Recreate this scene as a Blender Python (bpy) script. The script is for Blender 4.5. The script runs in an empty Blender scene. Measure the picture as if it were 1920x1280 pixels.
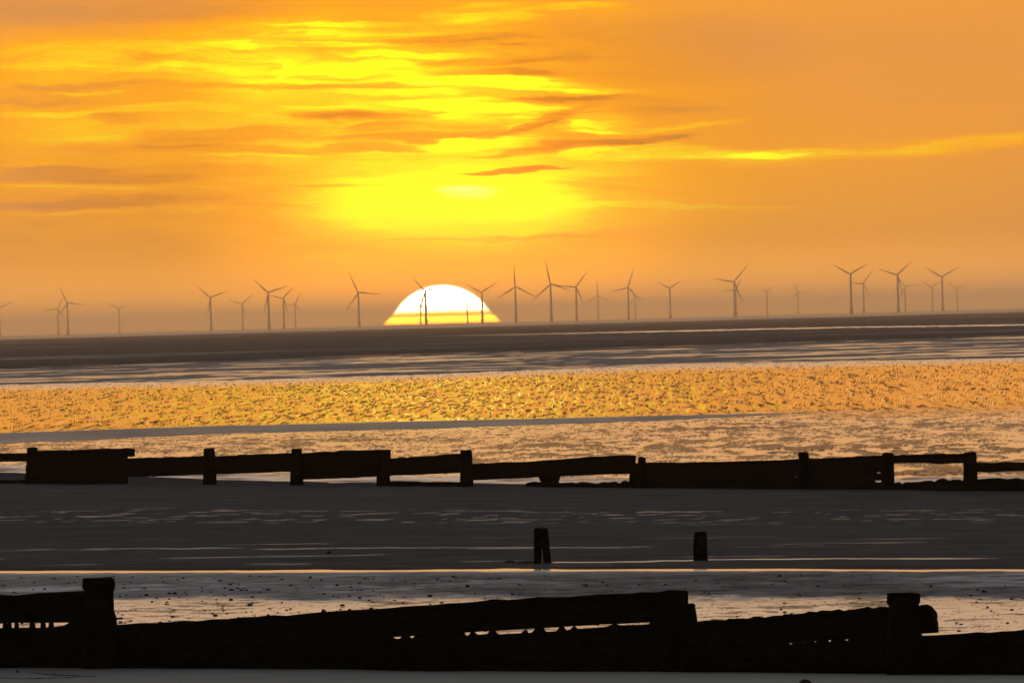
import bpy, bmesh, math, random
import numpy as np
from mathutils import Matrix, Vector

# ------------------------------------------------------------------ camera, sky, sun, exposure
R = math.radians
C = bpy.context.scene.collection
sc = bpy.context.scene
CAM_H = 4.0                      # eye height above the beach, metres
K = 4.18e-5                      # radians per photograph pixel (about 4.6 degrees across)
TH = math.atan2(52, 1920)        # the horizon rises to the right: a slightly rolled camera
CT, ST = math.cos(TH), math.sin(TH)
PITCH = -38 * K * CT
cam = bpy.data.cameras.new('camera')
cam.sensor_width = 36
cam.lens = 18 / math.tan(960 * K)
cam.clip_start, cam.clip_end = 0.5, 400000
cam_o = bpy.data.objects.new('camera', cam); C.objects.link(cam_o)
cam_o.matrix_world = Matrix.Translation((0, 0, CAM_H)) @ Matrix.Rotation(math.pi/2 + PITCH, 4, 'X') @ Matrix.Rotation(-TH, 4, 'Z')
sc.camera = cam_o

def ray(X, Y):
    """direction (per metre of depth) of a photograph point"""
    a, b = (X - 960) * K, (640 - Y) * K
    return a*CT + b*ST, -a*ST + b*CT + PITCH
def at(X, Y, d):
    u, e = ray(X, Y)
    return Vector((u*d, d, CAM_H + e*d))
def proj(x, d, z):
    a0 = x/d; b0 = (z - CAM_H)/d - PITCH
    return 960 + (a0*CT - b0*ST)/K, 640 - (a0*ST + b0*CT)/K

SUN_X, SUN_Y, SUN_R = 830, 641, 108          # the disc, more than half of it set
su, se = ray(SUN_X, SUN_Y)
SUN_AZ = math.atan(su)                        # to the right of +Y
SUN_EL = R(0.06)
HAZE_DENSITY = 4.0e-5
SKY_GAIN = 1.15
NISHITA_STRENGTH = 0.12

world = bpy.data.worlds.new('World'); sc.world = world; world.use_nodes = True
world.cycles.sampling_method = 'MANUAL'; world.cycles.sample_map_resolution = 512
NT = world.node_tree; N = NT.nodes; L = NT.links; N.clear()
def nd(t, **kw):
    n = N.new(t)
    for k, v in kw.items(): setattr(n, k, v)
    return n
def setin(n, i, v):
    if isinstance(v, bpy.types.NodeSocket): L.new(v, n.inputs[i])
    else: n.inputs[i].default_value = v
def M(op, a, b=0.0, c=0.0, clamp=False):
    n = nd('ShaderNodeMath', operation=op, use_clamp=clamp)
    setin(n, 0, a); setin(n, 1, b); setin(n, 2, c)
    return n.outputs[0]
def VM(op, a, b=(0, 0, 0)):
    n = nd('ShaderNodeVectorMath', operation=op); setin(n, 0, a); setin(n, 1, b)
    return n
def MR(v, f0, f1, t0, t1, interp='SMOOTHSTEP'):
    n = nd('ShaderNodeMapRange', interpolation_type=interp, clamp=True)
    for i, q in enumerate((v, f0, f1, t0, t1)): setin(n, i, q)
    return n.outputs[0]
def MIX(f, a, b, blend='MIX'):
    n = nd('ShaderNodeMix', data_type='RGBA', blend_type=blend, clamp_factor=True)
    setin(n, 0, f); setin(n, 6, a); setin(n, 7, b)
    return n.outputs[2]
def lin(c):
    return tuple(((v/255)/12.92 if v/255 <= .04045 else ((v/255 + .055)/1.055)**2.4) for v in c)
def col(*c): return lin(c) + (1,)
def ramp(v, stops, lo, hi):
    n = nd('ShaderNodeValToRGB'); e = n.color_ramp.elements
    while len(e) < len(stops): e.new(0.5)
    for q, (p, c) in zip(e, stops):
        q.position = (p - lo)/(hi - lo); q.color = col(*c)
    L.new(MR(v, lo, hi, 0, 1, 'LINEAR'), n.inputs[0])
    return n.outputs[0]

tc = nd('ShaderNodeTexCoord')
sep = nd('ShaderNodeSeparateXYZ'); L.new(tc.outputs['Generated'], sep.inputs[0])
AZ = M('ARCTAN2', sep.outputs[0], sep.outputs[1])
EL = M('ARCSINE', sep.outputs[2])
# cloud coordinates: the same angles in units of 100 * K, turned so that the streaks lie along x
b0 = M('SUBTRACT', EL, PITCH)
aa = M('SUBTRACT', M('MULTIPLY', AZ, CT), M('MULTIPLY', b0, ST))
bb = M('ADD', M('MULTIPLY', AZ, ST), M('MULTIPLY', b0, CT))
PX = M('ADD', M('MULTIPLY', aa, 0.01/K), 9.6)
PY = M('SUBTRACT', 6.4, M('MULTIPLY', bb, 0.01/K))
comb = nd('ShaderNodeCombineXYZ'); L.new(PX, comb.inputs[0]); L.new(PY, comb.inputs[1])
P = comb.outputs[0]
def noise(vec, scale, stretch, detail=4, rough=0.55, off=(0, 0, 0), color=False):
    m = VM('MULTIPLY', vec, (scale/stretch, scale, scale))
    m2 = VM('ADD', m.outputs[0], off)
    n = nd('ShaderNodeTexNoise', noise_dimensions='2D'); n.inputs['Scale'].default_value = 1; n.inputs['Detail'].default_value = detail
    n.inputs['Roughness'].default_value = rough
    L.new(m2.outputs[0], n.inputs['Vector'])
    return n.outputs['Color' if color else 'Fac']
# domain warp so that edges fray
w1 = VM('SUBTRACT', noise(P, 0.9, 4, 5, 0.6, color=True), (0.5, 0.5, 0.5))
w1 = VM('MULTIPLY', w1.outputs[0], (1.6, 0.30, 0))
w3 = VM('SUBTRACT', noise(P, 3.2, 5, 3, 0.6, (5, 8, 2), color=True), (0.5, 0.5, 0.5))
w3 = VM('MULTIPLY', w3.outputs[0], (1.1, 0.20, 0))
Q = VM('ADD', VM('ADD', P, w1.outputs[0]).outputs[0], w3.outputs[0]).outputs[0]
w2 = VM('SUBTRACT', noise(P, 0.5, 5, 2, 0.5, (7, 3, 1), color=True), (0.5, 0.5, 0.5))
w2 = VM('MULTIPLY', w2.outputs[0], (1.0, 0.15, 0))
Q2 = VM('ADD', P, w2.outputs[0]).outputs[0]
QT = {}
def tilted(tilt, vec):
    """the cloud coordinates sheared, so that a lens along x runs uphill to the right"""
    k = (tilt, vec)
    if k not in QT:
        sp = nd('ShaderNodeSeparateXYZ'); L.new(vec, sp.inputs[0])
        cb = nd('ShaderNodeCombineXYZ'); L.new(sp.outputs[0], cb.inputs[0])
        L.new(M('MULTIPLY_ADD', sp.outputs[0], math.tan(R(tilt)), sp.outputs[1]), cb.inputs[1])
        QT[k] = cb.outputs[0]
    return QT[k]
acc = glow = None
def streak(x, y, rx, ry, amp, tilt=0, soft=0.12, vec=None):
    """a lens-shaped wisp of cloud, brighter or darker than its surroundings"""
    global acc, glow
    v = vec if vec is not None else Q
    tilt = {1: 2, -1: -2, 3: 2, -3: -2, 4: 5, -4: -5, 20: 18}.get(tilt, tilt)
    if tilt: v = tilted(tilt, v); y = y + math.tan(R(tilt))*x
    n = nd('ShaderNodeVectorMath', operation='MULTIPLY_ADD'); L.new(v, n.inputs[0])
    n.inputs[1].default_value = (100/rx, 100/ry, 0); n.inputs[2].default_value = (-x/rx, -y/ry, 0)
    dt = nd('ShaderNodeVectorMath', operation='DOT_PRODUCT'); L.new(n.outputs[0], dt.inputs[0]); L.new(n.outputs[0], dt.inputs[1])
    g = MR(dt.outputs['Value'], soft if vec is None else 0.0, 1.0, amp, 0.0)
    if vec is None: acc = g if acc is None else M('ADD', acc, g)
    else: glow = g if glow is None else M('ADD', glow, g)

# wide glow above the sun
streak(830, 400, 1400, 600, 0.20, vec=Q2)
streak(860, 385, 640, 165, 0.25, vec=Q2)
streak(850, 388, 370, 95, 0.30, vec=Q2)
streak(860, 370, 260, 55, 0.12, vec=Q2)
streak(880, 270, 420, 120, 0.05, vec=Q2)
streak(860, 150, 640, 230, 0.16, vec=Q2)
streak(870, 365, 110, 22, 0.30, vec=Q2)
# golden banks, upper left
streak(400, 160, 760, 210, 0.21, vec=Q2)
streak(250, 108, 420, 48, 0.20)
streak(510, 90, 80, 34, 0.16)
streak(522, 126, 16, 26, 0.22)
streak(690, 126, 200, 20, 0.30)
streak(600, 82, 200, 9, 0.16)
streak(480, 150, 240, 8, 0.14)
streak(980, 208, 160, 8, 0.20, 2)
streak(640, 46, 150, 8, 0.20)
streak(680, 60, 150, 7, 0.20)
streak(600, 68, 90, 6, 0.14)
streak(770, 100, 200, 8, 0.22)
streak(900, 30, 140, 26, 0.22)
streak(1090, 14, 140, 9, 0.22, 3)
streak(880, 148, 240, 14, 0.34)
streak(760, 172, 150, 10, 0.25)
streak(1080, 164, 210, 12, 0.34, -1)
streak(880, 195, 130, 18, 0.30)
streak(960, 235, 60, 24, 0.24, 20)
streak(1120, 232, 90, 24, 0.36, 5)
streak(870, 225, 120, 14, 0.28)
streak(1180, 247, 150, 6, 0.26, 2)
streak(1330, 234, 110, 9, 0.15, 4)
streak(900, 268, 150, 10, 0.26, 3)
streak(860, 312, 60, 9, 0.24)
streak(150, 175, 80, 6, 0.24)
streak(90, 215, 150, 7, 0.12)
streak(300, 205, 160, 12, 0.10)
streak(180, 258, 110, 9, 0.14, 3)
streak(60, 312, 120, 6, 0.10)
streak(420, 288, 180, 6, 0.12)
streak(180, 352, 300, 8, 0.12)
streak(240, 396, 330, 8, 0.14, 2)
streak(600, 205, 110, 10, 0.14)
# the long pale edge to the right
streak(1260, 290, 330, 22, 0.18, -1)
streak(1560, 284, 300, 11, 0.16, 1)
streak(1840, 266, 260, 20, 0.13, 4)
streak(1330, 384, 320, 9, 0.08)
streak(1500, 288, 420, 12, 0.15, vec=Q2)
streak(1830, 268, 240, 18, 0.15, 5, vec=Q2)
# darker bars
streak(130, 12, 520, 56, -0.20, vec=Q2)
streak(870, 70, 190, 11, -0.28, 2)
streak(930, 84, 150, 9, -0.26)
streak(900, 114, 180, 10, -0.26, 2)
streak(950, 132, 150, 10, -0.26)
streak(1010, 100, 150, 14, -0.18, -2)
streak(600, 160, 400, 9, -0.15)
streak(1060, 186, 190, 9, -0.40, 2)
streak(1010, 228, 120, 15, -0.46, 18)
streak(720, 220, 170, 12, -0.24, -3)
streak(770, 238, 150, 11, -0.28, 2)
streak(780, 256, 230, 11, -0.32, 2)
streak(690, 274, 160, 9, -0.26)
streak(620, 214, 110, 14, -0.20)
streak(430, 256, 380, 20, -0.24, 2)
streak(380, 280, 330, 12, -0.16)
streak(1090, 272, 250, 11, -0.50, 5)
streak(960, 319, 130, 6, -0.60, 1)
streak(1230, 200, 140, 22, -0.14)
streak(1420, 140, 560, 150, -0.08, vec=Q2)
streak(1250, 90, 340, 90, -0.12, vec=Q2)
streak(150, 160, 200, 9, -0.18, 3)
streak(200, 225, 70, 10, -0.16)
streak(40, 190, 110, 10, -0.14)
streak(220, 329, 420, 22, -0.17, 1)
streak(190, 380, 350, 16, -0.18, 1)
streak(520, 382, 130, 4, -0.18)
streak(770, 346, 120, 4, -0.22)
streak(620, 350, 120, 5, -0.12)
streak(1000, 444, 330, 5, -0.14, 1)
streak(1450, 378, 240, 5, -0.09)
streak(1150, 350, 200, 8, -0.10, -4)
# free cloud texture, all round the sky
fine = M('SUBTRACT', noise(Q, 2.4, 9, 5, 0.62, (3, 9, 2)), 0.5)
wide = M('SUBTRACT', noise(Q, 0.55, 6, 4, 0.5, (11, 5, 4)), 0.5)
leftish = MR(PX, 10.5, 13.5, 1.0, 0.12)
lowish = MR(PY, 4.4, 5.2, 1.0, 0.3)
tex = M('MULTIPLY', M('ADD', M('MULTIPLY', fine, 0.50), M('MULTIPLY', wide, 0.30)), M('MULTIPLY', leftish, lowish))
lam = MR(noise(Q, 3.8, 12, 6, 0.62, (21, 4, 7)), 0.34, 0.66, 0.35, 1.5)      # every bank is torn into thin layers
F = M('ADD', M('ADD', M('MULTIPLY', acc, lam), tex), M('ADD', glow, 0.23))
dusty = ramp(F, [(0.0, (206, 136, 70)), (0.2, (226, 146, 62)), (0.38, (242, 156, 40)), (0.55, (255, 170, 6)), (0.75, (255, 204, 0)), (0.95, (255, 250, 0)), (1.3, (255, 255, 0)), (1.45, (255, 255, 120))], 0.0, 1.5)
rich = ramp(F, [(0.0, (204, 118, 0)), (0.2, (218, 130, 0)), (0.38, (242, 150, 0)), (0.55, (255, 165, 0)), (0.75, (255, 204, 0)), (0.95, (255, 250, 0)), (1.3, (255, 255, 0)), (1.45, (255, 255, 120))], 0.0, 1.5)
gl = nd('ShaderNodeMapping', vector_type='TEXTURE'); L.new(P, gl.inputs[0])
gl.inputs['Location'].default_value = (7.4, 3.0, 0); gl.inputs['Scale'].default_value = (9.0, 4.6, 1)
gll = nd('ShaderNodeVectorMath', operation='LENGTH'); L.new(gl.outputs[0], gll.inputs[0])
skycol = MIX(MR(gll.outputs['Value'], 0.35, 1.0, 1, 0), dusty, rich)
skycol = VM('SCALE', skycol); L.new(M('MULTIPLY', MR(F, 0.7, 1.3, 1.0, 1.4), MR(EL, R(1.2), R(2.0), SKY_GAIN, SKY_GAIN*1.12)), skycol.inputs['Scale'])
# the disc of the setting sun, crossed by a thin bar of cloud
dx = M('DIVIDE', M('SUBTRACT', AZ, SUN_AZ), K*100)
dy = M('DIVIDE', M('SUBTRACT', EL, se), K*100)
hgt = M('DIVIDE', EL, K*100)
squash = M('MULTIPLY', dx, MR(hgt, 0.02, 0.26, 0.92, 1.0))
rad = M('SQRT', M('ADD', M('MULTIPLY', squash, squash), M('MULTIPLY', dy, dy)))
disc = M('MULTIPLY', MR(rad, SUN_R/100 - 0.02, SUN_R/100 + 0.015, 1, 0), MR(rad, SUN_R/100*0.93, SUN_R/100, 1, 0.12))
bar = M('MULTIPLY', MR(hgt, 0.115, 0.14, 0, 1), MR(hgt, 0.18, 0.215, 1, 0))
sunc = ramp(hgt, [(0.0, (255, 120, 0)), (0.04, (255, 165, 0)), (0.12, (255, 190, 0)), (0.20, (255, 228, 60)), (0.235, (255, 244, 205)), (0.7, (255, 246, 210))], 0.0, 0.8)
sunb = M('MULTIPLY', disc, MR(hgt, 0.0, 0.6, 90.0, 24.0))
sunb = M('MULTIPLY', sunb, MR(bar, 0, 1, 1, 0.30))
sunv = VM('SCALE', sunc); L.new(sunb, sunv.inputs['Scale'])
# higher up: clear dusk sky
nish = nd('ShaderNodeTexSky', sky_type='NISHITA'); nish.sun_disc = False
nish.sun_elevation = R(1.5); nish.sun_rotation = SUN_AZ; nish.dust_density = 1.5
nv = VM('SCALE', nish.outputs[0]); nv.inputs['Scale'].default_value = NISHITA_STRENGTH
veilc = ramp(M('MULTIPLY', EL, 180/math.pi), [(1, (255, 146, 8)), (2.6, (255, 154, 34)), (4.2, (255, 186, 100)), (6, (240, 206, 156)), (10, (190, 182, 172)), (22, (114, 122, 140)), (50, (96, 104, 120)), (90, (84, 92, 110))], 0, 92)
veil = MIX(MR(EL, R(4), R(40), 1.0, 0.7), nv.outputs[0], veilc)      # thin grey dusk overcast before the clear sky
off_az = M('ABSOLUTE', M('SUBTRACT', AZ, SUN_AZ))
horizon_gain = MR(EL, R(0.0), R(0.40), 2.3, 1.0)                       # brightest along the horizon
lowsky = VM('SCALE', skycol.outputs[0]); L.new(horizon_gain, lowsky.inputs['Scale'])
halo = VM('SCALE', (1.0, 0.28, 0.0)); L.new(MR(rad, SUN_R/100*0.8, SUN_R/100*5.5, 1.1, 0.0), halo.inputs['Scale'])
total = VM('ADD', VM('ADD', lowsky.outputs[0], sunv.outputs[0]).outputs[0], halo.outputs[0])
plain = ramp(M('ADD', M('ADD', M('MULTIPLY', fine, 0.3), M('MULTIPLY', wide, 0.3)), 0.26),
             [(0.0, (206, 136, 70)), (0.2, (226, 146, 62)), (0.38, (242, 156, 40)), (0.6, (255, 170, 20))], 0.0, 0.7)
pl = VM('SCALE', plain); L.new(M('MULTIPLY', MR(off_az, R(4), R(70), SKY_GAIN, SKY_GAIN*0.35), horizon_gain), pl.inputs['Scale'])
vl = VM('SCALE', veil); L.new(M('MULTIPLY', MR(off_az, R(15), R(120), 1, 0.45), MR(EL, R(3), R(9), 1.3, 1.0)), vl.inputs['Scale'])
def back(c):
    b_ = nd('ShaderNodeBackground'); L.new(c, b_.inputs[0]); return b_.outputs[0]
def mixsh(f, a, b):
    n = nd('ShaderNodeMixShader'); L.new(f, n.inputs[0]); L.new(a, n.inputs[1]); L.new(b, n.inputs[2]); return n.outputs[0]
low = mixsh(MR(off_az, R(4.5), R(7), 0, 1), back(total.outputs[0]), back(pl.outputs[0]))
wo = nd('ShaderNodeOutputWorld'); L.new(mixsh(MR(EL, R(1.45), R(2.1), 0, 1), low, back(vl.outputs[0])), wo.inputs[0])

sun = bpy.data.lights.new('sun', 'SUN'); sun.energy = 0.002; sun.angle = R(0.5); sun.color = (1, 0.62, 0.25)
sun_o = bpy.data.objects.new('sun', sun); C.objects.link(sun_o)
sdir = Vector((math.sin(SUN_AZ)*math.cos(SUN_EL), math.cos(SUN_AZ)*math.cos(SUN_EL), math.sin(SUN_EL)))
sun_o.rotation_euler = sdir.to_track_quat('Z', 'Y').to_euler()

vs = sc.view_settings
vs.view_transform = 'Standard'; vs.look = 'None'; vs.exposure = 0; vs.gamma = 1; vs.use_curve_mapping = False
sc.render.engine = 'CYCLES'
sc.cycles.use_denoising = True
sc.cycles.volume_bounces = 2
sc.cycles.max_bounces = 6
sc.cycles.transparent_max_bounces = 8

# ------------------------------------------------------------------ helpers
rng = np.random.default_rng(4); random.seed(4)
def _h(ix, iy, s):
    n = (ix.astype(np.int64)*374761393 + iy.astype(np.int64)*668265263 + s*1274126177) & 0x7fffffff
    n = ((n ^ (n >> 13))*1274126177) & 0x7fffffff
    n = (n ^ (n >> 16)) & 0xffff
    return n/65535.0
def vnoise(x, y, s=0):
    x = np.asarray(x, float); y = np.asarray(y, float)
    ix = np.floor(x); iy = np.floor(y); fx = x - ix; fy = y - iy
    fx = fx*fx*fx*(fx*(fx*6 - 15) + 10); fy = fy*fy*fy*(fy*(fy*6 - 15) + 10)
    a = _h(ix, iy, s); b = _h(ix + 1, iy, s); c = _h(ix, iy + 1, s); d = _h(ix + 1, iy + 1, s)
    return (a*(1 - fx) + b*fx)*(1 - fy) + (c*(1 - fx) + d*fx)*fy
def fbm(x, y, s=0, o=4, g=0.5):
    t, a, w = 0, 1.0, 0
    for i in range(o):
        t = t + a*vnoise(x*2**i + 17.3*i, y*2**i - 9.1*i, s + i); w += a; a *= g
    return t/w*2 - 1                                # -1 .. 1
def sst(v, a, b):
    t = np.clip((v - a)/(b - a), 0, 1); return t*t*(3 - 2*t)
def tag(o, label=None, cat=None, group=None, kind=None):
    for k, v in (('label', label), ('category', cat), ('group', group), ('kind', kind)):
        if v: o[k] = v
    return o
def link(name, me, mat, parent=None):
    o = bpy.data.objects.new(name, me); C.objects.link(o)
    if mat is not None and not me.materials: me.materials.append(mat)
    o.parent = parent
    return o
def empty(name, loc=(0, 0, 0)):
    o = bpy.data.objects.new(name, None); C.objects.link(o); o.location = loc; o.empty_display_size = 0.3
    return o

# ------------------------------------------------------------------ materials
def mat(name, base, rough, spec=0.5, **kw):
    m = bpy.data.materials.new(name); m.use_nodes = True
    b = m.node_tree.nodes['Principled BSDF']
    b.inputs['Base Color'].default_value = (*base, 1); b.inputs['Roughness'].default_value = rough
    b.inputs['Specular IOR Level'].default_value = spec
    for k, v in kw.items(): b.inputs[k].default_value = v
    return m, b
def mnode(m, t, **kw):
    n = m.node_tree.nodes.new(t)
    for k, v in kw.items(): setattr(n, k, v)
    return n
def mnoise(m, scale, detail=4, vec=(1, 1, 1), rough=0.55):
    t = m.node_tree; g = mnode(m, 'ShaderNodeNewGeometry')
    mp = mnode(m, 'ShaderNodeMapping'); mp.inputs['Scale'].default_value = vec
    t.links.new(g.outputs['Position'], mp.inputs[0])
    n = mnode(m, 'ShaderNodeTexNoise'); n.inputs['Scale'].default_value = scale; n.inputs['Detail'].default_value = detail
    n.inputs['Roughness'].default_value = rough
    t.links.new(mp.outputs[0], n.inputs['Vector'])
    return n.outputs['Fac']
def mramp(m, v, a, b, lo=0.3, hi=0.7):
    n = mnode(m, 'ShaderNodeValToRGB'); e = n.color_ramp.elements
    e[0].position, e[1].position = lo, hi; e[0].color = (*a, 1); e[1].color = (*b, 1)
    m.node_tree.links.new(v, n.inputs[0]); return n.outputs[0]
def mbump(m, b, v, dist, strength=1.0):
    n = mnode(m, 'ShaderNodeBump'); n.inputs['Distance'].default_value = dist; n.inputs['Strength'].default_value = strength
    m.node_tree.links.new(v, n.inputs['Height']); m.node_tree.links.new(n.outputs[0], b.inputs['Normal'])

# sand: damp and matt, with a film of water where the attribute 'wet' says so
m_sand, bs = mat('sand', (0.15, 0.13, 0.11), 0.9, 0.2)
t = m_sand.node_tree
L2 = t.links
big = mnoise(m_sand, 0.05, 5, (1, 0.25, 1))
small = mnoise(m_sand, 1.4, 6, (0.3, 0.5, 1), 0.62)
c1 = mramp(m_sand, big, (0.175, 0.158, 0.132), (0.24, 0.208, 0.172))
mx = mnode(m_sand, 'ShaderNodeMix', data_type='RGBA', blend_type='MULTIPLY'); mx.inputs[0].default_value = 0.6
L2.new(c1, mx.inputs[6]); L2.new(mramp(m_sand, small, (0.30, 0.30, 0.32), (1, 1, 1), 0.36, 0.64), mx.inputs[7])
ad = mnode(m_sand, 'ShaderNodeAttribute', attribute_name='dry')
md = mnode(m_sand, 'ShaderNodeMix', data_type='RGBA'); L2.new(ad.outputs['Fac'], md.inputs[0]); L2.new(mx.outputs[2], md.inputs[6])
md2 = mnode(m_sand, 'ShaderNodeMix', data_type='RGBA', blend_type='MULTIPLY'); md2.inputs[0].default_value = 0.4
md2.inputs[6].default_value = (0.62, 0.56, 0.40, 1); L2.new(mramp(m_sand, small, (0.7, 0.7, 0.7), (1, 1, 1)), md2.inputs[7])
L2.new(md2.outputs[2], md.inputs[7]); L2.new(md.outputs[2], bs.inputs['Base Color'])
aw = mnode(m_sand, 'ShaderNodeAttribute', attribute_name='wet'); ar = mnode(m_sand, 'ShaderNodeAttribute', attribute_name='film_rough')
def mmix(m, f, a, b):
    n = mnode(m, 'ShaderNodeMix'); m.node_tree.links.new(f, n.inputs[0])
    for i, v in ((2, a), (3, b)):
        if isinstance(v, bpy.types.NodeSocket): m.node_tree.links.new(v, n.inputs[i])
        else: n.inputs[i].default_value = v
    return n.outputs[0]
gl_ = mnode(m_sand, 'ShaderNodeBsdfGlossy'); gl_.inputs['Color'].default_value = (0.9, 0.9, 0.9, 1)
L2.new(ar.outputs['Fac'], gl_.inputs['Roughness'])
fr = mnode(m_sand, 'ShaderNodeFresnel'); fr.inputs['IOR'].default_value = 1.33
mu = mnode(m_sand, 'ShaderNodeMath', operation='MULTIPLY'); L2.new(fr.outputs[0], mu.inputs[0]); L2.new(aw.outputs['Fac'], mu.inputs[1])
ms = mnode(m_sand, 'ShaderNodeMixShader'); L2.new(mu.outputs[0], ms.inputs[0])
bs.inputs['Specular IOR Level'].default_value = 0.0
L2.new(bs.outputs[0], ms.inputs[1]); L2.new(gl_.outputs[0], ms.inputs[2])
L2.new(ms.outputs[0], t.nodes['Material Output'].inputs['Surface'])
bmp = mnode(m_sand, 'ShaderNodeBump'); bmp.inputs['Distance'].default_value = 0.02; bmp.inputs['Strength'].default_value = 0.6
L2.new(mnoise(m_sand, 6, 5, (1, 0.3, 1)), bmp.inputs['Height']); L2.new(bmp.outputs[0], bs.inputs['Normal'])

def water_mat(name, rough, bump, sc_, vec, base=(0.03, 0.028, 0.026)):
    m, b = mat(name, base, rough, 0.5, IOR=1.33)
    if bump: mbump(m, b, mnoise(m, sc_, 4, vec), bump)
    return m
m_sea = water_mat('sea_water', 0.35, 0.0, 1, (1, 1, 1), (0.05, 0.05, 0.055))
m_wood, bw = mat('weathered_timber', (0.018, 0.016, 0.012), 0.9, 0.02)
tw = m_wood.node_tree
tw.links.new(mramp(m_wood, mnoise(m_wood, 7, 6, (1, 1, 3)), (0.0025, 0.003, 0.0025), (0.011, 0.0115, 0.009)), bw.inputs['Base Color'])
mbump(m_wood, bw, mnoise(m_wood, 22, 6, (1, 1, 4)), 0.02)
m_stone, bst = mat('dark_stone', (0.03, 0.028, 0.026), 0.8, 0.2)
mbump(m_stone, bst, mnoise(m_stone, 20, 4), 0.02)
m_weed, _ = mat('bladder_wrack', (0.018, 0.016, 0.010), 0.6, 0.3)
tn = m_weed.node_tree
tn.links.new(mramp(m_weed, mnoise(m_weed, 12, 4), (0.010, 0.009, 0.006), (0.03, 0.026, 0.015)), tn.nodes['Principled BSDF'].inputs['Base Color'])
m_turb, bt = mat('turbine_paint', (0.42, 0.42, 0.42), 0.5, 0.3)
m_turb.node_tree.links.new(mramp(m_turb, mnoise(m_turb, 0.3, 3), (0.38, 0.38, 0.39), (0.46, 0.46, 0.46)), bt.inputs['Base Color'])
m_yel, by = mat('foundation_paint', (0.45, 0.30, 0.03), 0.6, 0.3)
m_yel.node_tree.links.new(mramp(m_yel, mnoise(m_yel, 0.6, 3), (0.38, 0.25, 0.03), (0.5, 0.33, 0.03)), by.inputs['Base Color'])

# ------------------------------------------------------------------ the beach, its runnels and the sea
def z_base(x, d):
    z = -0.40*np.tanh(x/25.0)*(1 - sst(d, 420, 800))
    z = z + 2.3*(1 - sst(d, -10, 105))                    # upper beach rises to where the camera stands
    return z
HX = np.array([-600, 0, 640, 1280, 1920, 2500])
def line(X, pts):
    p = np.array(pts, float); xs, ys = p[:, 0], p[:, 1]
    y = np.interp(X, xs, ys)
    s0 = (ys[1] - ys[0])/(xs[1] - xs[0]); s1 = (ys[-1] - ys[-2])/(xs[-1] - xs[-2])
    y = np.where(X < xs[0], ys[0] + s0*(X - xs[0]), y); y = np.where(X > xs[-1], ys[-1] + s1*(X - xs[-1]), y)
    return y
def grid(p_hi, p_lo, step, ncol, ext=True, near_rows=False):
    p = np.arange(p_hi, p_lo, -step); d = CAM_H/(p*K)
    if near_rows: d = np.concatenate([np.linspace(-120, d[0] - 2, 26), d])
    u = np.linspace(-0.053, 0.053, ncol)
    D, U = np.meshgrid(d, u, indexing='ij')
    X = U*np.maximum(D, 60)
    if ext:
        s = np.array([0.01, 0.03, 0.08, 0.18, 0.4, 0.8])
        e = (s[None, :]*(60 + 0.5*np.maximum(d, 60)[:, None]))
        r = X[:, -1:] + e; l = X[:, :1] - e[:, ::-1]
        X = np.concatenate([l, X, r], 1)
        D = np.repeat(d[:, None], X.shape[1], 1)
    return X, D
def mesh_grid(name, X, D, Z, keep=None, attrs=None):
    nr, nc = X.shape
    co = np.stack([X, D, Z], -1).reshape(-1, 3)
    i = np.arange(nr*nc).reshape(nr, nc)
    f = np.stack([i[:-1, :-1], i[:-1, 1:], i[1:, 1:], i[1:, :-1]], -1).reshape(-1, 4)
    if keep is not None:
        kf = (keep[:-1, :-1] | keep[:-1, 1:] | keep[1:, 1:] | keep[1:, :-1]).reshape(-1)
        f = f[kf]
        used = np.unique(f); mp = np.full(nr*nc, -1); mp[used] = np.arange(len(used))
        f = mp[f]; co = co[used]
    else: used = slice(None)
    me = bpy.data.meshes.new(name)
    me.vertices.add(len(co)); me.vertices.foreach_set('co', co.astype(np.float32).ravel())
    me.loops.add(len(f)*4); me.loops.foreach_set('vertex_index', f.astype(np.int32).ravel())
    me.polygons.add(len(f)); me.polygons.foreach_set('loop_start', np.arange(0, len(f)*4, 4, dtype=np.int32))
    me.polygons.foreach_set('use_smooth', np.ones(len(f), bool))
    me.update(calc_edges=True)
    for k, v in (attrs or {}).items():
        a = me.attributes.new(k, 'FLOAT', 'POINT'); a.data.foreach_set('value', v.reshape(-1)[used].astype(np.float32))
    return me

BANK_NEAR = [(0, 694), (640, 671), (1280, 651), (1920, 631)]        # sand bank / streaky wet flats
SPARK_TOP = [(0, 722), (480, 712), (720, 705), (1280, 684), (1920, 671)]
BAND_TOP = [(0, 810), (400, 797), (840, 787), (1400, 774), (1560, 771), (1920, 765)]
BAND_BOT = [(0, 832), (400, 814), (840, 803), (1200, 790), (1500, 776), (1560, 772), (1920, 765)]
POOL_B = [(0, 884), (250, 890), (400, 897), (560, 901), (730, 903), (880, 904), (1190, 909), (1350, 911), (1680, 908), (1920, 905)]
GROYNE_B = [(0, 901), (730, 906), (1190, 911), (1350, 916), (1920, 922)]
BRIGHT = [(0, 1069), (300, 1068), (960, 1066), (1400, 1065), (1920, 1066)]
NEARW_T = BRIGHT
NEARW_M = [(0, 1119), (960, 1118), (1920, 1118)]
NEARW_B = [(0, 1206), (960, 1206), (1920, 1212)]

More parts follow.
